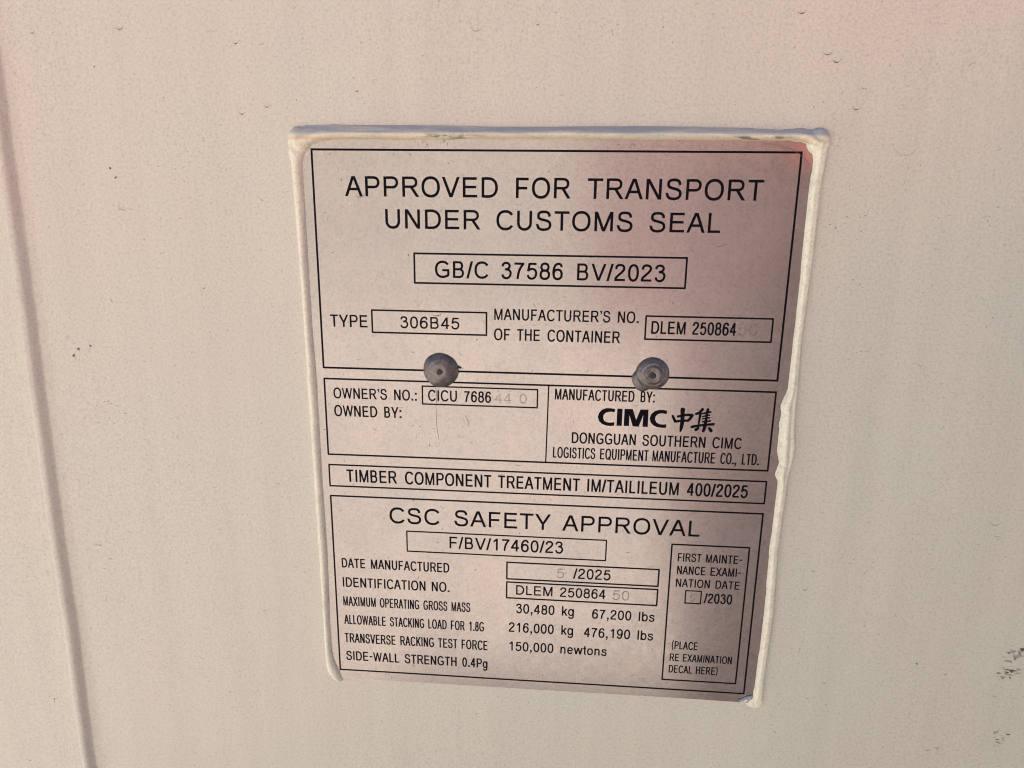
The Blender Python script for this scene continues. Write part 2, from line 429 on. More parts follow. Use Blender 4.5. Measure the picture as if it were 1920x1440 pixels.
for k in range(nr_):
    k2 = (k + 1) % nr_
    fs.append((b0 + k, b0 + k2, b0 + nr_ + k2, b0 + nr_ + k))
link_mesh('metal_sheet', vs, fs, M_PLATE, plate, smooth=False)
for p in plate.children: pass
bpy.data.meshes['metal_sheet'].polygons.foreach_set('use_smooth', [i < (nx - 1) * (ny - 1) for i in range(len(fs))])

if PV: o = link_mesh('dark_specks', PV, PF, M_DIRT, plate); o['kind'] = 'stuff'
if PVd: o = link_mesh('dust_marks', PVd, PFd, M_FILM, plate); o['kind'] = 'stuff'

# printed frames ---------------------------------------------------------
INK = 0.045
def strip(V, F, x0, y0, x1, y1, w, off=INK, step=5.0):
    L = math.hypot(x1 - x0, y1 - y0); n = max(1, int(L / step)); b = len(V)
    dx, dy = (x1 - x0) / L, (y1 - y0) / L
    for k in range(n + 1):
        x, y = x0 + (x1 - x0) * k / n, y0 + (y1 - y0) * k / n
        for s in (-1, 1):
            a, c = x - dy * s * w / 2, y + dx * s * w / 2
            V.append(P3(a, c, float(plate_h(a, c)) + off))
    for k in range(n):
        F.append(face_out(V, (b + 2 * k, b + 2 * k + 1, b + 2 * k + 3, b + 2 * k + 2)))
FR = [('main', -100, 100, 0, 93.66, 0.72), ('n', -57.4, 58.0, 42.2, 54.8, 0.66), ('n', -76.9, -26.1, 67.1, 77.0, 0.62),
      ('n', 42.55, 95.6, 66.95, 76.95, 0.62), ('main', -100, 100, 98.8, 135.05, 0.66), ('n', -55.05, -3.2, 100.95, 109.3, 0.55),
      ('n', -100, 100, 140.2, 150.8, 0.62), ('main', -100, 100, 155.8, 250.3, 0.66), ('n', -63.95, 30.35, 172.4, 182.8, 0.55),
      ('n', -16, 55.4, 186.1, 194.8, 0.62), ('n', -16, 55.4, 196.5, 204.95, 0.62), ('n', 60.5, 95.6, 172.85, 245.0, 0.62),
      ('n', 68.45, 75.65, 196.3, 202.8, 0.5)]
for kind, x0, x1, y0, y1, w in FR:
    V, F = [], []
    h = w / 2
    w *= 1.18
    strip(V, F, x0 - h, y0, x1 + h, y0, w); strip(V, F, x0 - h, y1, x1 + h, y1, w)
    strip(V, F, x0, y0 + h, x0, y1 - h, w); strip(V, F, x1, y0 + h, x1, y1 - h, w)
    link_mesh('printed_frame', V, F, M_INK, plate)
V, F = [], []
strip(V, F, 1.7, 99.2, 1.2, 134.7, 0.6)
link_mesh('dividing_line', V, F, M_INK, plate)

# lettering --------------------------------------------------------------
def arc(cx, cy, rx, ry, a0, a1, n=22, e=2.25):
    out = []
    for k in range(n + 1):
        a = math.radians(a0 + (a1 - a0) * k / n); c, s = math.cos(a), math.sin(a)
        out.append((cx + rx * math.copysign(abs(c) ** (2 / e), c), cy + ry * math.copysign(abs(s) ** (2 / e), s)))
    return out
def cat(pts, n=5):
    q = [pts[0]] + list(pts) + [pts[-1]]; out = []
    for i in range(1, len(q) - 2):
        p0, p1, p2, p3 = q[i - 1:i + 3]
        for k in range(n):
            t = k / n
            out.append(tuple(0.5 * (2 * p1[d] + (p2[d] - p0[d]) * t + (2 * p0[d] - 5 * p1[d] + 4 * p2[d] - p3[d]) * t * t
                                    + (3 * p1[d] - p0[d] - 3 * p2[d] + p3[d]) * t ** 3) for d in (0, 1)))
    out.append(pts[-1]); return out
R = lambda a, b, c, d: ('r', a, b, c, d)
Pq = lambda xb, yb, xt, yt, hw: ('p', xb, yb, xt, yt, hw)
def St(pts, w=184, closed=False): return ('s', pts, w, closed)
SIX = [St(cat([(935, 1120), (870, 1300), (730, 1392), (590, 1398), (400, 1320), (240, 1080), (172, 720), (180, 480)])),
       St(arc(566, 478, 378, 412, 0, 360, 30), closed=True)]
def flip(pr):
    return [('s', [(1120 - x, 1466 - y) for x, y in p[1]], p[2], p[3]) for p in pr]
G = {
 'A': [Pq(100, 0, 658, 1466, 206), Pq(1264, 0, 706, 1466, 206), R(300, 444, 1050, 606)],
 'B': [R(150, 0, 344, 1466), St([(340, 1381), (700, 1381)] + arc(700, 1073, 305, 308, 88, -88, 16) + [(700, 765), (340, 765)], 172),
       St([(340, 765), (730, 765)] + arc(730, 425, 350, 340, 88, -88, 16) + [(730, 85), (340, 85)], 172)],
 'C': [St(arc(800, 733, 600, 668, 34, 327, 34))],
 'D': [R(158, 0, 352, 1466), St([(350, 1381), (640, 1381)] + arc(640, 733, 648, 648, 88, -88, 24) + [(640, 85), (350, 85)], 180)],
 'E': [R(162, 0, 356, 1466), R(350, 1293, 1222, 1466), R(350, 672, 1178, 840), R(350, 0, 1259, 173)],
 'F': [R(168, 0, 362, 1466), R(356, 1293, 1149, 1466), R(356, 630, 1052, 800)],
 'G': [St(arc(815, 733, 610, 668, 36, 300, 32) + [(1270, 170), (1362, 240), (1362, 640)]), R(790, 575, 1453, 745)],
 'H': [R(164, 0, 358, 1466), R(1120, 0, 1314, 1466), R(350, 690, 1130, 863)],
 'I': [R(191, 0, 385, 1466)],
 'K': [R(150, 0, 344, 1466), Pq(290, 500, 1215, 1466, 255), Pq(1245, 0, 630, 880, 250)],
 'L': [R(150, 0, 344, 1466), R(340, 0, 1067, 173)],
 'M': [R(152, 0, 336, 1466), R(1360, 0, 1544, 1466), Pq(848, 0, 275, 1466, 230), Pq(848, 0, 1421, 1466, 230)],
 'N': [R(156, 0, 342, 1466), R(1117, 0, 1303, 1466), Pq(1190, 0, 268, 1466, 225)],
 'O': [St(arc(798, 733, 604, 668, 0, 360, 40), closed=True)],
 'P': [R(158, 0, 352, 1466), St([(350, 1380), (790, 1380)] + arc(790, 1032, 392, 348, 88, -88, 18) + [(790, 684), (350, 684)], 172)],
 'Q': [St(arc(798, 733, 604, 668, 0, 360, 40), closed=True), St([(900, 370), (1140, 215), (1440, -50)], 160)],
 'R': [R(161, 0, 355, 1466), St([(350, 1382), (860, 1382)] + arc(860, 1058, 378, 324, 88, -88, 18) + [(860, 734), (350, 734)], 168), Pq(1335, 0, 850, 700, 235)],
 'S': [St(cat([(1112, 1050), (1060, 1250), (900, 1380), (668, 1402), (430, 1375), (280, 1260), (250, 1100), (290, 950), (430, 855), (680, 790), (950, 715), (1115, 600), (1168, 420), (1120, 240), (960, 110), (700, 64), (450, 90), (260, 210), (183, 430), (180, 480)]), 178)],
 'T': [R(48, 1293, 1199, 1466), R(526, 0, 720, 1300)],
 'U': [St([(258, 1466), (258, 600)] + arc(733, 590, 475, 525, 180, 360, 22) + [(1208, 600), (1208, 1466)])],
 'V': [Pq(676, 0, 112, 1466, 206), Pq(690, 0, 1254, 1466, 206)],
 'W': [Pq(520, 0, 125, 1466, 200), Pq(520, 0, 962, 1466, 205), Pq(1404, 0, 962, 1466, 205), Pq(1404, 0, 1800, 1466, 200)],
 'X': [Pq(128, 0, 1232, 1466, 240), Pq(1236, 0, 130, 1466, 240)],
 'Y': [R(582, 0, 776, 650), Pq(655, 560, 122, 1466, 225), Pq(703, 560, 1236, 1466, 225)],
 '0': [St(arc(566, 733, 392, 665, 0, 360, 34), closed=True)],
 '1': [R(583, 0, 763, 1466), St([(240, 1085), (450, 1215), (620, 1400)], 165)],
 '2': [St(cat([(190, 1030), (230, 1240), (390, 1378), (575, 1396), (780, 1345), (905, 1200), (895, 1010), (770, 830), (520, 600), (300, 400), (190, 260), (165, 150)])), R(62, 0, 1031, 173)],
 '3': [St(cat([(185, 1090), (250, 1280), (400, 1385), (560, 1398), (740, 1350), (848, 1215), (842, 1060), (730, 910), (560, 850), (430, 845)]), 178),
       St(cat([(430, 838), (610, 835), (820, 765), (950, 610), (958, 430), (880, 230), (710, 90), (550, 64), (370, 100), (235, 220), (180, 390)]), 178)],
 '4': [R(655, 0, 835, 1466), R(30, 351, 1026, 512), Pq(128, 460, 735, 1440, 205)],
 '5': [R(290, 1290, 982, 1458), Pq(200, 700, 335, 1420, 172), St(cat([(215, 735), (350, 860), (540, 915), (720, 890), (885, 780), (958, 600), (950, 410), (860, 210), (700, 92), (540, 66), (360, 100), (232, 215), (180, 380)]), 178)],
 '6': SIX, '9': flip(SIX),
 '7': [R(97, 1283, 1047, 1456), St(cat([(935, 1330), (730, 1060), (570, 740), (470, 400), (420, 0)]))],
 '8': [St(arc(569, 1092, 335, 308, 0, 360, 28), closed=True), St(arc(569, 430, 396, 368, 0, 360, 30), closed=True)],
 '.': [R(186, 0, 391, 205)], ':': [R(186, 0, 391, 205), R(186, 857, 391, 1062)],
 ',': [R(182, 0, 387, 205), St([(320, 60), (310, -120), (170, -290)], 110)],
 "'": [R(150, 1260, 345, 1466), St([(300, 1330), (290, 1150), (175, 1020)], 95)],
 '/': [Pq(75, -25, 492, 1491, 160)], '-': [R(80, 640, 760, 790)],
 '(': [St(cat([(520, 1600), (300, 1200), (225, 700), (300, 200), (520, -200)]), 150)],
 ')': [St(cat([(120, 1600), (340, 1200), (415, 700), (340, 200), (120, -200)]), 150)],
 'k': [R(136, 0, 316, 1466), Pq(300, 400, 890, 1062, 235), Pq(915, 0, 500, 660, 215)],
 'g': [St(arc(535, 540, 372, 455, 0, 360, 30), 172, True), R(852, 60, 1024, 1062), St(cat([(938, 110), (925, -150), (800, -310), (540, -345), (300, -295), (190, -130)]), 170)],
 'l': [R(131, 0, 311, 1466)], 'b': [R(134, 0, 300, 1466), St(arc(605, 530, 376, 468, 0, 360, 30), 174, True)],
 's': [St(cat([(880, 750), (800, 920), (530, 985), (300, 930), (222, 780), (300, 650), (530, 570), (760, 500), (885, 350), (835, 165), (660, 72), (480, 65), (255, 135), (140, 320)]), 170)],
 'n': [R(135, 0, 315, 1062), St(cat([(225, 620), (300, 860), (560, 985), (790, 920), (895, 700), (900, 500)]) + [(900, 0)], 176)],
 'e': [R(180, 462, 1000, 606), St(arc(575, 530, 392, 466, 8, 328, 30), 172)],
 'w': [Pq(395, 0, 98, 1062, 180), Pq(395, 0, 739, 1062, 180), Pq(1083, 0, 739, 1062, 180), Pq(1083, 0, 1380, 1062, 180)],
 't': [R(222, 200, 400, 1380), R(30, 920, 530, 1062), St(cat([(311, 300), (330, 120), (420, 75), (535, 85)]), 160)],
 'o': [St(arc(569, 530, 396, 466, 0, 360, 30), 174, True)],
}
ADV = dict(zip('ABCDEFGHIJKLMNOPQRSTUVWXYZ', [667, 667, 722, 722, 667, 611, 778, 722, 278, 500, 667, 556, 833, 722, 778, 667, 778, 722, 667, 611, 722, 667, 944, 667, 667, 611]))
ADV.update({c: 556 for c in '0123456789gbneo'})
ADV.update({'.': 278, ',': 278, ':': 278, '/': 278, "'": 222, '-': 410, '(': 333, ')': 333, 'k': 500, 'l': 222, 's': 500, 'w': 722, 't': 278})
def stroke_quads(pts, w, closed):
    n = len(pts); L, Rr = [], []
    if closed: pts = pts[:-1]; n = len(pts)
    for i in range(n):
        a = pts[(i - 1) % n] if (closed or i > 0) else pts[i]
        c = pts[(i + 1) % n] if (closed or i < n - 1) else pts[i]
        b = pts[i]
        d1 = (b[0] - a[0], b[1] - a[1]); d2 = (c[0] - b[0], c[1] - b[1])
        l1 = math.hypot(*d1) or 1e-9; l2 = math.hypot(*d2) or 1e-9
        if math.hypot(*d1) < 1e-6: d1, l1 = d2, l2
        if math.hypot(*d2) < 1e-6: d2, l2 = d1, l1
        n1 = (-d1[1] / l1, d1[0] / l1); n2 = (-d2[1] / l2, d2[0] / l2)
        m = (n1[0] + n2[0], n1[1] + n2[1]); ml = math.hypot(*m) or 1e-9; m = (m[0] / ml, m[1] / ml)
        k = min(1.6, 1 / max(0.3, m[0] * n1[0] + m[1] * n1[1])) * w / 2
        L.append((b[0] + m[0] * k, b[1] + m[1] * k)); Rr.append((b[0] - m[0] * k, b[1] - m[1] * k))
    q = []
    for i in range(n if closed else n - 1):
        j = (i + 1) % n
        q.append([L[i], L[j], Rr[j], Rr[i]])
    return q
def glyph(c, xs, w):
    """centre lines squeezed by xs, then drawn with a pen of even width w (units: 1466 = cap height)"""
    out = []; wh = w * 0.93
    if c in 'MW' and xs < 0.75: w *= 0.80 if xs < 0.5 else 0.88
    for p in G[c]:
        if p[0] == 'r':
            x0_, y0_, x1_, y1_ = p[1:]
            if c in '.:,':
                cx, h = (x0_ + x1_) / 2 * xs, w * 0.62; x0_, x1_ = cx - h, cx + h; cy = (y0_ + y1_) / 2; y0_, y1_ = cy - h, cy + h
                if y0_ < 300: y0_, y1_ = 0, 2 * h
            elif c == "'":
                cx, h = (x0_ + x1_) / 2 * xs, w * 0.6; x0_, x1_ = cx - h, cx + h
            elif x1_ - x0_ < y1_ - y0_:
                cx = (x0_ + x1_) / 2 * xs; x0_, x1_ = cx - w / 2, cx + w / 2
            else:
                x0_, x1_ = x0_ * xs, x1_ * xs
                if y0_ == 0: y1_ = wh
                elif y1_ > 1440: y0_ = y1_ - wh
                else: cy = (y0_ + y1_) / 2; y0_, y1_ = cy - wh / 2, cy + wh / 2
            out.append([[(x0_, y0_), (x1_, y0_), (x1_, y1_), (x0_, y1_)]])
        elif p[0] == 'p':
            _, xb, yb, xt, yt, hw = p; xb *= xs; xt *= xs
            h = w / 2 * math.hypot(xt - xb, yt - yb) / (yt - yb)
            out.append([[(xb - h, yb), (xb + h, yb), (xt + h, yt), (xt - h, yt)]])
        else: out.append(stroke_quads([(x * xs, y) for x, y in p[1]], w * p[2] / 184.0, p[3]))
    allp = [pt for pr in out for q in pr for pt in q]
    return out, min(t[0] for t in allp), max(t[0] for t in allp)
def word_mesh(V, F, text, x0, x1, base, cap, track=0.05, off=INK, wk=1.0):
    s = cap / 1466.0
    pos = []; pen = 0
    for c in text: pos.append(pen); pen += ADV[c] * 2.048
    tr = track * cap / s; W_ = (x1 - x0) / s; xs_ = 0.8
    for _ in range(6):
        w = wk * (208 if cap > 6.5 else 212 if xs_ > 0.6 else 178 + (xs_ - 0.4) * 170)
        a0 = glyph(text[0], xs_, w)[1]; a1 = glyph(text[-1], xs_, w)[2]
        width = pos[-1] * xs_ + tr * (len(text) - 1) + a1 - a0
        xs_ *= 1 + (W_ - width) / max(1.0, (pen * xs_))
    for k, c in enumerate(text):
        for pi, pr in enumerate(glyph(c, xs_, w)[0]):
            for q in pr:
                b = len(V)
                for (gx_, gy_) in q:
                    x = x0 + (pos[k] * xs_ + gx_ - a0 + tr * k) * s; y = base - gy_ * s
                    V.append(P3(x, y, float(plate_h(x, y)) + off + 0.004 * pi))
                F.append(face_out(V, (b, b + 1, b + 2, b + 3)))
LINES = [
  (False, 18.76, 8.16, [('APPROVED', -86.5, -21.48), ('FOR', -13.95, 8.78), ('TRANSPORT', 15.7, 86.48)]),
  (False, 31.83, 7.95, [('UNDER', -69.49, -28.72), ('CUSTOMS', -22.03, 34.77), ('SEAL', 41.74, 70.56)]),
  (False, 52.31, 7.06, [('GB/C', -48.45, -25.34), ('37586', -19.77, 6.47), ('BV/2023', 12.51, 49.62)]),
  (False, 74.93, 5.5, [('TYPE', -95.77, -79.04)]),
  (False, 74.74, 5.15, [('306B45', -64.26, -38.05)]),
  (False, 70.1, 4.9, [("MANUFACTURER'S", -22.72, 27.38), ('NO.', 30.58, 39.51)]),
  (False, 79.06, 5.11, [('OF', -22.79, -15.83), ('THE', -12.66, -2.7), ('CONTAINER', 0.58, 32.04)]),
  (False, 74.54, 5.48, [('DLEM', 45.01, 59.49), ('250864', 62.4, 80.58)]),
  (True, 74.56, 5.27, [('50', 81.54, 89.66)]),
  (False, 107.88, 4.93, [("OWNER'S", -96.09, -71.31), ('NO.:', -68.05, -57.66)]),
  (False, 116.37, 5.18, [('OWNED', -96.15, -76.1), ('BY:', -72.87, -64.89)]),
  (False, 107.68, 5.06, [('CICU', -52.51, -39.35), ('7686', -36.01, -23.96)]),
  (True, 107.6, 4.31, [('44', -22.39, -14.9)]),
  (True, 107.55, 4.47, [('0', -11.16, -7.93)]),
  (False, 105.17, 4.95, [('MANUFACTURED', 4.53, 39.55), ('BY:', 42.17, 48.44)]),
  (False, 125.3, 5.09, [('DONGGUAN', 12.62, 41.23), ('SOUTHERN', 44.09, 71.84), ('CIMC', 74.79, 87.6)]),
  (False, 132.58, 5.16, [('LOGISTICS', 4.36, 23.47), ('EQUIPMENT', 25.57, 47.17), ('MANUFACTURE', 48.97, 76.56), ('CO.,', 78.87, 86.03), ('LTD.', 88.33, 95.86)]),
  (False, 148.44, 6.15, [('TIMBER', -91.83, -67.86), ('COMPONENT', -64.15, -23.71), ('TREATMENT', -20.5, 17.07), ('IM/TAILILEUM', 20.44, 61.68), ('400/2025', 65.24, 92.38)]),
  (False, 168.49, 7.88, [('CSC', -72.03, -48.11), ('SAFETY', -41.08, 4.31), ('APPROVAL', 9.59, 72.57)]),
  (False, 180.24, 6.05, [('F/BV/17460/23', -43.5, 10.42)]),
  (False, 193.12, 4.98, [('DATE', -96.41, -84.84), ('MANUFACTURED', -82.0, -43.69)]),
  (False, 203.51, 5.11, [('IDENTIFICATION', -96.39, -55.44), ('NO.', -52.43, -43.74)]),
  (False, 213.85, 5.04, [('MAXIMUM', -96.63, -80.32), ('OPERATING', -78.36, -58.74), ('GROSS', -56.73, -44.87), ('MASS', -42.88, -33.65)]),
  (False, 224.08, 5.11, [('ALLOWABLE', -96.67, -75.76), ('STACKING', -73.66, -56.48), ('LOAD', -54.53, -45.31), ('FOR', -43.3, -36.39), ('1.8G', -34.26, -26.92)]),
  (False, 234.44, 5.19, [('TRANSVERSE', -96.76, -71.15), ('RACKING', -68.71, -51.77), ('TEST', -49.67, -40.21), ('FORCE', -38.07, -25.22)]),
  (False, 244.52, 5.14, [('SIDE-WALL', -96.59, -69.59), ('STRENGTH', -66.8, -40.55), ('0.4Pg', -37.8, -25.13)]),
  (False, 192.94, 5.28, [('/2025', 15.39, 33.1)]),
  (True, 193.15, 5.03, [('5', 7.8, 11.12)]),
  (False, 202.94, 4.98, [('DLEM', -11.49, 5.98), ('250864', 9.55, 31.07)]),
  (True, 203.14, 5.16, [('50', 34.53, 42.37)]),
  (False, 212.94, 5.06, [('30,480', -11.35, 7.21), ('kg', 10.73, 16.55)]),
  (False, 213.68, 5.02, [('67,200', 25.15, 43.88), ('lbs', 47.35, 54.84)]),
  (False, 223.38, 5.14, [('216,000', -14.79, 7.11), ('kg', 10.72, 16.51)]),
  (False, 223.86, 5.1, [('476,190', 21.57, 43.82), ('lbs', 47.31, 54.8)]),
  (False, 233.79, 5.03, [('150,000', -14.46, 7.23), ('newtons', 10.57, 33.09)]),
  (False, 181.36, 4.21, [('FIRST', 63.55, 74.3), ('MAINTE-', 76.44, 92.85)]),
  (False, 187.95, 4.25, [('NANCE', 63.64, 76.66), ('EXAMI-', 79.02, 92.87)]),
  (False, 194.49, 4.18, [('NATION', 63.58, 79.25), ('DATE', 81.83, 92.89)]),
  (False, 202.33, 5.05, [('/2030', 77.06, 90.14)]),
  (True, 201.95, 3.78, [('5', 70.68, 72.99)]),
  (False, 227.78, 4.24, [('(PLACE', 63.91, 76.16)]),
  (False, 234.38, 4.02, [('RE', 63.31, 67.69), ('EXAMINATION', 69.62, 92.85)]),
  (False, 240.88, 4.15, [('DECAL', 63.29, 74.39), ('HERE)', 76.25, 86.62)]),
]
for ghost, base, cap, ws in LINES:
    V, F = [], []
    for t, a, b in ws:
        word_mesh(V, F, t, a, b, base, cap, 0.05, 0.038 if ghost else INK, 0.85 if ghost else 1.0)
    if ghost:
        o = link_mesh('stamped_digits', V, F, M_STAMP, plate)
    else:
        o = link_mesh('printed_lettering', V, F, M_INK, plate)
LOGO_POLY= [[(31.46, 108.72), (29.28, 108.39), (27.38, 108.45), (25.5, 109.25), (24.29, 110.8), (23.89, 112.66), (24.44, 114.49), (25.78, 115.79), (27.73, 116.49), (29.66, 116.66), (31.25, 116.43), (31.33, 114.75), (29.91, 115.07), (28.31, 115.02), (26.84, 114.4), (26.24, 113.08), (26.4, 111.56), (27.31, 110.53), (28.72, 110.08), (29.99, 110.0), (31.12, 110.23)], [(32.3, 108.45), (34.62, 108.51), (34.6, 116.41), (32.27, 116.4)], [(35.48, 108.48), (39.12, 108.52), (40.81, 113.4), (42.45, 108.57), (45.98, 108.49), (46.07, 116.57), (43.74, 116.42), (43.84, 110.96), (42.09, 116.55), (39.45, 116.41), (37.75, 111.34), (37.79, 116.37), (35.49, 116.38)], [(54.18, 108.77), (52.37, 108.4), (50.48, 108.5), (48.63, 109.13), (47.3, 110.5), (46.68, 112.36), (47.21, 114.35), (48.39, 115.65), (50.18, 116.42), (52.26, 116.68), (54.15, 116.55), (54.14, 114.94), (52.79, 115.15), (51.21, 115.04), (49.73, 114.26), (49.01, 112.78), (49.25, 111.43), (50.13, 110.4), (51.52, 110.02), (52.79, 110.05), (53.91, 110.34)]]
LOGO_ST= [[(60.82, 108.04, 2.12), (60.86, 109.53, 1.76), (61.04, 113.52, 1.76), (60.76, 116.21, 1.54), (60.5, 117.96, 0.83)], [(56.69, 111.07, 1.09), (57.16, 111.99, 1.16), (57.9, 113.56, 1.22)], [(57.9, 113.53, 1.16), (61.17, 113.01, 1.09), (63.52, 112.93, 1.09)], [(59.0, 111.19, 1.09), (61.0, 110.62, 1.16), (63.17, 110.28, 1.16), (65.0, 110.45, 1.48)], [(65.08, 110.65, 1.41), (64.24, 112.07, 1.28), (63.37, 113.04, 1.09)]]
LOGO_ST2= [[(69.37, 107.52, 1.28), (68.25, 109.11, 1.16), (66.73, 109.73, 1.09)], [(68.56, 109.1, 1.09), (68.43, 111.59, 1.03), (68.15, 114.1, 0.83)], [(71.71, 107.51, 1.22), (71.27, 109.83, 1.03), (71.34, 112.82, 1.03)], [(69.43, 109.5, 0.71), (72.89, 108.62, 0.9)], [(69.53, 110.82, 0.58), (72.6, 110.05, 0.71)], [(69.62, 111.95, 0.58), (72.57, 111.28, 0.71)], [(69.72, 113.21, 0.64), (73.12, 112.76, 0.77)], [(65.29, 115.77, 1.22), (68.53, 114.99, 1.09), (71.63, 114.54, 0.96), (74.58, 114.2, 1.22)], [(71.13, 112.83, 1.41), (70.93, 115.5, 1.48), (70.45, 117.53, 1.22)], [(68.16, 116.27, 1.09), (67.18, 117.04, 1.41)], [(72.85, 116.03, 1.09), (73.79, 117.24, 1.54)]]
V, F = [], []
for poly in LOGO_POLY:
    b = len(V)
    tri = tessellate_polygon([[Vector((x, y, 0)) for x, y in poly]])
    V += [P3(x, y, float(plate_h(x, y)) + INK) for x, y in poly]
    F += [face_out(V, tuple(b + i for i in t)) for t in tri]
k_ = 0
for st in LOGO_ST + LOGO_ST2:
    for i in range(len(st) - 1):
        (ax, ay, aw), (bx, by, bw) = st[i], st[i + 1]
        L = math.hypot(bx - ax, by - ay); dx, dy = (bx - ax) / L, (by - ay) / L; k_ += 1
        b = len(V)
        for (x, y, w, s) in ((ax, ay, aw, 1), (ax, ay, aw, -1), (bx, by, bw, -1), (bx, by, bw, 1)):
            V.append(P3(x - dy * s * w / 2, y + dx * s * w / 2, float(plate_h(x, y)) + INK + 0.001 * k_))
        F.append(face_out(V, (b, b + 1, b + 2, b + 3)))
    for (x, y, w) in st:
        k_ += 1; b = len(V)
        for a in range(10):
            V.append(P3(x + w / 2 * math.cos(a * 0.6283), y + w / 2 * math.sin(a * 0.6283), float(plate_h(x, y)) + INK + 0.001 * k_))
        F.append(face_out(V, tuple(range(b, b + 10))))
link_mesh('maker_logo', V, F, M_INK, plate)

# hairline scratches
def hair(pts, w, off=0.05):
    V, F = [], []
    for i in range(len(pts) - 1):
        strip(V, F, *pts[i], *pts[i + 1], w * (1 - 0.5 * i / len(pts)), off, 3)
    link_mesh('scratch', V, F, M_DIRT, plate)
hair([(-48.9, 101.7), (-48.5, 106), (-49.0, 110), (-48.7, 119.8), (-47.8, 126.2)], 0.22)
hair([(-35.5, 114.0), (-34.2, 117.2), (-33.9, 119.5)], 0.18)
hair([(84, -3.6), (90, -2.7), (96, -1.2), (99.5, 0.8), (102, 2.8), (103.8, 5.0)], 0.22)
hair([(69.5, 37.6), (73.8, 36.3)], 0.16); hair([(84, 192), (94, 186)], 0.10)

# crumpled bare corner at the bottom right
V, F = [], []
m_, n2 = 14, 9
for j in range(n2):
    for i in range(m_):
        u, w = i / (m_ - 1), j / (n2 - 1)
        x = 97.6 + 6.6 * u; y = 253.9 - 3.4 * u ** 1.6 + (w - 0.35) * (2.6 * math.sin(math.pi * min(1, u * 1.02)) + 0.25)
        V.append(P3(x, y, 1.15 + 1.3 * math.sin(math.pi * w) * math.sin(math.pi * u) ** 0.7 + random.uniform(-0.22, 0.22)))
for j in range(n2 - 1):
    for i in range(m_ - 1):
        q = j * m_ + i; F.append(face_out(V, (q, q + 1, q + m_ + 1, q + m_)))
link_mesh('crumpled_corner', V, F, M_FOIL, plate)

# ------------------------------------------------------------------ rivets
def rivet(cx, cy, label, outline, prof, lobes, rings):
    root = empty('rivet', label, 'rivet', 'rivets through the plate')
    base = float(plate_h(cx, cy))
    V, F = [], []
    nr, na = 46, 120
    V.append(P3(cx, cy, base + prof(0)))
    for j in range(1, nr + 1):
        r = j / nr
        for k in range(na):
            a = 2 * math.pi * k / na
            R_ = outline(a)
            h = prof(r) if r < 0.995 else -0.2
            if r < 0.97:
                h += rings * math.sin(r * 30 + 1.2 * vnoise(math.cos(a) * 2, math.sin(a) * 2, 41)) * 0.06
                h += 0.10 * float(vnoise(cx + r * math.cos(a) * 4, cy + r * math.sin(a) * 4, 42))
            rr = r * R_
            V.append(P3(cx + rr * math.cos(a), cy + rr * math.sin(a), base + h))
    for k in range(na): F.append(face_out(V, (0, 1 + k, 1 + (k + 1) % na)))
    for j in range(nr - 1):
        for k in range(na):
            a_, b_ = 1 + j * na + k, 1 + j * na + (k + 1) % na
            F.append(face_out(V, (a_, b_, b_ + na, a_ + na)))
    link_mesh('rivet_head', V, F, M_RIVET, root, smooth=True)
    # broken pull pin sitting in the hollow
    V, F = [], []
    na = 28
    V.append(P3(cx, cy + 0.1, base + prof(0) + 0.12))
    for (r, h) in ((0.8, 0.22), (1.3, 0.15), (1.6, -0.4)):
        for k in range(na):
            a = 2 * math.pi * k / na; q = r * (1 + 0.08 * math.sin(3 * a + 1) + random.uniform(-0.03, 0.03))
            V.append(P3(cx + q * math.cos(a), cy + 0.1 + q * math.sin(a), base + prof(0) + h))
    for k in range(na): F.append(face_out(V, (0, 1 + k, 1 + (k + 1) % na)))
    for j in range(2):
        for k in range(na):
            a_, b_ = 1 + j * na + k, 1 + j * na + (k + 1) % na
            F.append(face_out(V, (a_, b_, b_ + na, a_ + na)))
    link_mesh('pull_pin', V, F, M_PIN, root, smooth=True)
    for (nm, lx, ly, rx, ry, rot, hh) in lobes:
        V, F = [], []
        V.append(P3(lx, ly, base + hh)); n = 30
        for (q, h) in ((0.35, hh * 0.97), (0.65, hh * 0.85), (0.88, hh * 0.55), (1.0, -0.2)):
            for k in range(n):
                a = 2 * math.pi * k / n
                x, y = rx * q * math.cos(a), ry * q * math.sin(a)
                w = 1 + 0.10 * float(vnoise(lx + 2 * math.cos(a), ly + 2 * math.sin(a), 44))
                V.append(P3(lx + (x * math.cos(rot) - y * math.sin(rot)) * w, ly + (x * math.sin(rot) + y * math.cos(rot)) * w, base + h + random.uniform(-0.05, 0.05)))
        for k in range(n): F.append(face_out(V, (0, 1 + k, 1 + (k + 1) % n)))
        for j in range(3):
            for k in range(n):
                a_, b_ = 1 + j * n + k, 1 + j * n + (k + 1) % n
                F.append(face_out(V, (a_, b_, b_ + n, a_ + n)))
        link_mesh(nm, V, F, M_RIVET if nm != 'burr' else M_PIN, root, smooth=True)
    return root
def prof_a(r):
    d = 3.8 * (1 - r ** 2.2) ** 0.62 if r < 1 else -0.2
    return d - 0.35 * math.exp(-(r / 0.26) ** 2) + 0.14 * math.exp(-((r - 0.36) / 0.10) ** 2)
def prof_b(r):
    d = 3.7 * (1 - r ** 2.3) ** 0.62 if r < 1 else -0.2
    return d - 0.5 * math.exp(-(r / 0.24) ** 2) + 0.20 * math.exp(-((r - 0.42) / 0.09) ** 2) - 0.15 * math.exp(-((r - 0.62) / 0.07) ** 2)
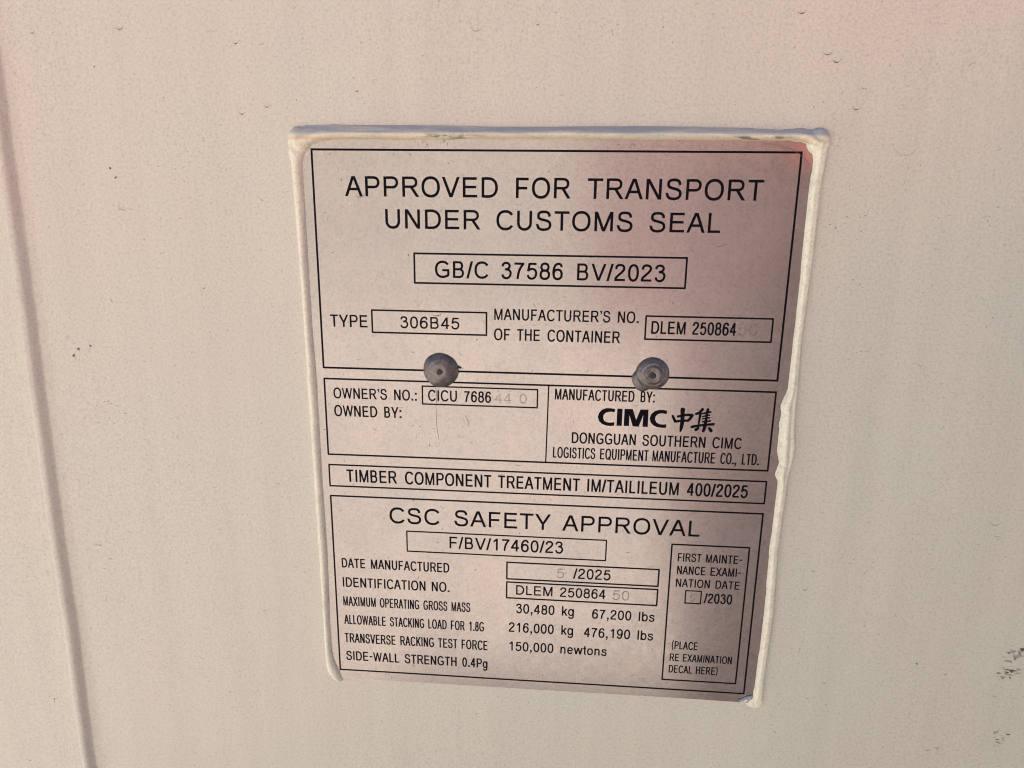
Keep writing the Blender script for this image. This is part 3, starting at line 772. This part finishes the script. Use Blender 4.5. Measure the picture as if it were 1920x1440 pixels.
rivet(-46.5, 93.3, 'grey domed rivet with a small burr on its right rim, above the boxed owner number',
      lambda a: 7.95 * (1 + 0.012 * math.sin(2 * a + 0.7) + 0.012 * math.sin(3 * a + 2.0) + 0.006 * math.sin(7 * a)), prof_a,
      [('burr', -38.6, 91.6, 1.5, 0.55, 0.35, 1.0), ('burr', -37.3, 92.0, 1.0, 0.16, 0.25, 0.3)], 0.35)
rivet(46.6, 92.1, 'grey domed rivet with a squashed lobe at its lower left, above the maker logo',
      lambda a: 7.35 * (1 + 0.012 * math.sin(2 * a + 1.7) + 0.010 * math.sin(3 * a)), prof_b,
      [('squashed_lobe', 42.3, 95.3, 5.2, 4.3, 0.95, 1.9), ('squashed_lobe', 41.3, 96.3, 3.6, 1.2, 1.0, 2.15)], 1.0)

# ------------------------------------------------------------------ sealant bead round three sides of the plate
bead = None
BI = 0.45
bx = np.arange(-116, 116.01, BI); by = np.arange(-15, 264.01, BI)
X, Y = np.meshgrid(bx, by)
def curve(pts, t, sm=0):
    p = sorted(pts); r = np.interp(t, [a for a, _ in p], [b for _, b in p])
    if sm:
        k = np.ones(sm) / sm; r = np.convolve(np.pad(r, sm // 2, mode='edge'), k, 'valid')[:len(t)]
    return r
def dome(u, H, e=0.5):
    w = 4 * u * (1 - u)
    return np.where(w > 0, H * np.abs(w) ** e, -1.2 + 2.2 * np.maximum(w, -1))
# left bead
li = curve([(-6, -101), (0, -101.5), (4, -104.0), (30, -104.1), (75, -104.0), (100, -103.3), (148, -103.4), (184, -103.0), (226, -103.8), (240, -103.6), (246, -102.6), (252, -100.0), (258, -98.8), (264, -98.6)], by, 9)
lo = curve([(-10, -109.2), (-4, -109.3), (2, -109.8), (5, -109.3), (30, -108.6), (49, -108.3), (76, -107.9), (100, -108.0), (148, -107.7), (184, -107.5), (227, -107.4), (246, -107.3), (252, -106.8), (257, -101.6), (264, -100)], by, 9)
U = (X - lo[:, None]) / (li - lo)[:, None]
Hl = 3.3 * np.clip((257.6 - by) / 2.5, 0, 1) ** 0.5 * np.clip((by + 3) / 2.0, 0, 1)
hL = dome(U, Hl[:, None], 0.62) + 0.10 * vnoise(X / 2.6, Y / 9, 51)
hL = np.where((Y < -3) | (Y > 257.6), -1.2, hL)
# right bead: two ridges side by side
ri = curve([(-8, 104.6), (0, 104.2), (4, 104.7), (15, 104.1), (39, 104.4), (70, 104.8), (76, 104.6), (95, 104.7), (98.5, 104.4), (101, 103.4), (105, 102.2), (107.6, 102.9), (109, 103.0), (113, 102.5), (116, 103.0), (120, 102.8), (126, 103.0), (130.4, 104.3), (133, 104.0), (136.7, 103.2), (140, 104.9), (148, 104.8), (173, 104.4), (205, 105.3), (243, 104.7), (250, 104.3), (256, 104.2)], by, 5)
ro = curve([(-8, 110.3), (-3.7, 110.3), (14, 109.1), (36, 109.2), (57, 108.8), (76, 108.4), (97, 109.1), (105, 109.4), (118, 110.0), (122, 110.9), (128, 110.9), (134, 110.0), (139.6, 109.2), (148, 109.1), (173, 108.6), (205, 109.7), (243, 108.9), (255, 109.6), (260, 109.0)], by, 5)
U = (X - ro[:, None]) / (ri - ro)[:, None]       # 0 at the outer edge, 1 at the plate
hR = dome(U, 3.2, 0.5)
lump = np.exp(-((Y - 117) / 22.0) ** 4)          # the fat repaired stretch
hR += lump * np.where((U > 0) & (U < 1), 1.0 * np.exp(-((U - 0.66) / 0.20) ** 2) - 0.9 * np.exp(-((U - 0.36) / 0.09) ** 2)
                      + 0.35 * vnoise(X / 3.0, Y / 5.5, 61) * np.exp(-((U - 0.65) / 0.3) ** 2), 0)
hR += (1 - lump) * np.where((U > 0) & (U < 1), -0.42 * np.exp(-((U - 0.42) / 0.10) ** 2) - 0.25 * np.exp(-((U - 0.22) / 0.05) ** 2), 0)
hR += 1.2 * np.exp(-((Y - 137.2) / 2.6) ** 2 - ((X - 105.2) / 2.0) ** 2) - 1.0 * np.exp(-((Y - 139.4) / 0.7) ** 2 - ((X - 104.4) / 1.0) ** 2) - 0.9 * np.exp(-((Y - 131.5 - 0.5 * (X - 105.5)) / 0.45) ** 2) * (np.abs(X - 105.3) < 1.7)
hR = hR + 0.08 * vnoise(X / 2.2, Y / 12, 62)
hR *= 1 - 0.55 * np.clip((Y - 246) / 12, 0, 1)
hR = np.where((Y < -3.5) | (Y > 257.2), -1.2, hR)
# foot of the right bead curling in under the corner
foot = 1.7 - ((X - 106.2) / 3.6) ** 2 - ((Y - 255.2) / 2.6) ** 2
hR = np.maximum(hR, foot)
# top bead, tooled flat with lengthwise lines
ti = curve([(-112, 1.0), (-106, 1.0), (-99.8, -1.6), (-96, -3.0), (-91.9, -3.8), (-69.7, -4.2), (-62, -3.7), (-56, -4.0), (-26, -4.3), (44, -4.6), (94, -4.4), (100, -3.8), (102.7, -2.8), (104.6, -0.3), (112, 0.0)], bx, 7)
to = curve([(-112, -1.5), (-109.6, -3.0), (-108.2, -5.0), (-105.5, -8.0), (-102.8, -9.7), (-90, -10.1), (-75, -9.8), (-57, -10.0), (-30, -9.6), (4.5, -9.6), (30, -9.8), (61, -9.6), (80, -9.2), (90.6, -8.6), (99, -9.4), (105.6, -8.4), (108.6, -6.4), (110.3, -3.9), (112, -1.5)], bx, 5)
U = (Y - to[None, :]) / (ti - to)[None, :]
hT = np.where((U > 0) & (U < 1), np.where(U < 0.58, 5.0 * (np.clip(U, 1e-4, 0.58) / 0.58) ** 0.8,
              5.0 * (1 - np.clip((U - 0.58) / 0.42, 0, 1) ** 2.2) ** 0.6), -1.2 + 2.2 * np.maximum(4 * U * (1 - U), -1))
ins = (U > 0) & (U < 1)
wob = 0.04 * vnoise(X / 14, 0.3, 71)
hT += np.where(ins, -0.16 * np.exp(-((U - 0.30 - wob) / 0.035) ** 2) - 0.12 * np.exp(-((U - 0.44 - wob) / 0.03) ** 2) - 0.10 * np.exp(-((U - 0.56 + wob) / 0.03) ** 2)
               + 0.14 * vnoise(X / 9, Y / 1.6, 72) + 0.12 * vnoise(X / 2.6, Y / 2.2, 73) * np.exp(-((X + 60) / 6) ** 2), 0)
hT = np.where((X < -106.0) | (X > 107.0), -1.2, hT)
# corner dabs
def dab(cx, cy, rx, ry, H):
    q = 1 - ((X - cx) / rx) ** 2 - ((Y - cy) / ry) ** 2
    return np.where(q > 0, H * np.abs(q) ** 0.5, -1.2 + 1.5 * np.clip(q + 0.6, 0, 0.6))
cTR = dab(106.0, -4.2, 4.7, 5.2, 4.3) + 0.15 * vnoise(X / 1.7, Y / 1.7, 82)
cT2 = dab(-104.9, -3.6, 5.2, 5.6, 4.4) + 0.25 * vnoise(X / 1.6, Y / 2.2, 83)
cT3 = dab(-106.6, 1.6, 3.4, 5.0, 3.6) + 0.15 * vnoise(X / 1.5, Y / 1.5, 84)
cTL = np.maximum(cT2, cT3) - 0.8 * np.exp(-((X + 106.2 - 0.2 * (Y - 1)) / 0.35) ** 2) * (Y > -3) * (Y < 5) - 0.7 * np.exp(-((Y - 3.8 + 0.55 * np.abs(X + 106)) / 0.4) ** 2) * (np.abs(X + 105.5) < 4)
Hh = np.maximum.reduce([hL, hR, hT, cTL, cTR])
# soften the meeting lines a little
for _ in range(1):
    Hp = np.pad(Hh, 1, mode='edge')
    Hh = (Hp[1:-1, 1:-1] * 4 + Hp[:-2, 1:-1] + Hp[2:, 1:-1] + Hp[1:-1, :-2] + Hp[1:-1, 2:]) / 8
Hh = Hh + 0.05 * vnoise(X / 0.9, Y / 0.9, 90)
Hh = np.maximum(Hh, -1.2)
mask = Hh > -0.9
ny, nx = X.shape
fm = mask[:-1, :-1] | mask[1:, :-1] | mask[:-1, 1:] | mask[1:, 1:]
idx = -np.ones(X.size, int); V = []; F = []
def vid(j, i):
    k = j * nx + i
    if idx[k] < 0:
        idx[k] = len(V); V.append(P3(X[j, i], Y[j, i], Hh[j, i]))
    return idx[k]
for j, i in zip(*np.nonzero(fm)):
    F.append((vid(j, i), vid(j + 1, i), vid(j + 1, i + 1), vid(j, i + 1)))
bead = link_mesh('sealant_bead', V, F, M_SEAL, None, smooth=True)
tag(bead, 'lumpy cream sealant bead squeezed along the top and both sides of the plate', 'sealant')

# ------------------------------------------------------------------ what the metal mirrors: containers and a trailer added out of view to shape the light
def corrugated(name, label, x0, x1, y, z0, z1, depth, m, rot=0.0, loc=(0, 0, 0)):
    root = empty(name, label, 'container')
    root.location = loc; root.rotation_euler = (0, 0, rot)
    V, F = [], []; n = int((x1 - x0) / 0.07)
    prof = [0, 0, 0.035, 0.035]
    for k in range(n + 1):
        x = x0 + (x1 - x0) * k / n; d = prof[k % 4]
        V += [(x, y - d, z0 + 0.16), (x, y - d, z1 - 0.12)]
    for k in range(n): F.append((2 * k, 2 * k + 1, 2 * k + 3, 2 * k + 2))
    link_mesh('added_side_wall', V, F, m, root)
    v, f = box_verts(x0, x1, y - depth, y - 0.05, z0 + 0.12, z1 - 0.02); link_mesh('container_body', v, f, m, root)
    v, f = box_verts(x0, x1, y - 0.048, y + 0.03, z1 - 0.12, z1); link_mesh('top_rail', v, f, m, root)
    v, f = box_verts(x0, x1, y - 0.048, y + 0.03, z0, z0 + 0.16); link_mesh('bottom_rail', v, f, m, root)
    return root
corrugated('added_container', 'dull brown container added out of view to darken the reflection in the plate', 0.35, 2.35, -8.0, 0.0, 5.2, 2.4, M_DARK)
corrugated('added_container', 'red container added out of view to make the red glow in the plate corner', 2.4, 8.4, -8.0, 0.0, 5.2, 2.4, M_RED)
corrugated('added_container', 'pale pinkish container added out of view to hide low sky, bounce warm light and fill the left half of the plate reflection', -9.5, 0.3, -8.0, 0.0, 5.2, 2.4, M_PINKISH)
side = empty('added_side_blocker', 'low maroon trailer side added out of view at the right to shade the wall and darken the plate reflection', 'trailer')  # unseen box added to block light from the right
v, f = box_verts(0.33, 1.25, -1.75, -0.36, 0.45, 1.515); link_mesh('added_side_wall', v, f, M_DARK, side)
v, f = box_verts(0.318, 1.262, -1.77, -0.34, 1.515, 1.54); link_mesh('top_rail', v, f, M_DARK, side)
for yy in (-1.05,):
    V, F = [], []
    for xx in (0.35, 0.6):
        for k in range(24): V.append((xx, yy + 0.36 * math.cos(k * math.pi / 12), 0.36 + 0.36 * math.sin(k * math.pi / 12)))
    F = [tuple(range(23, -1, -1)), tuple(range(24, 48))] + [(k, (k + 1) % 24, 24 + (k + 1) % 24, 24 + k) for k in range(24)]
    link_mesh('added_wheel', V, F, M_PIN, side)
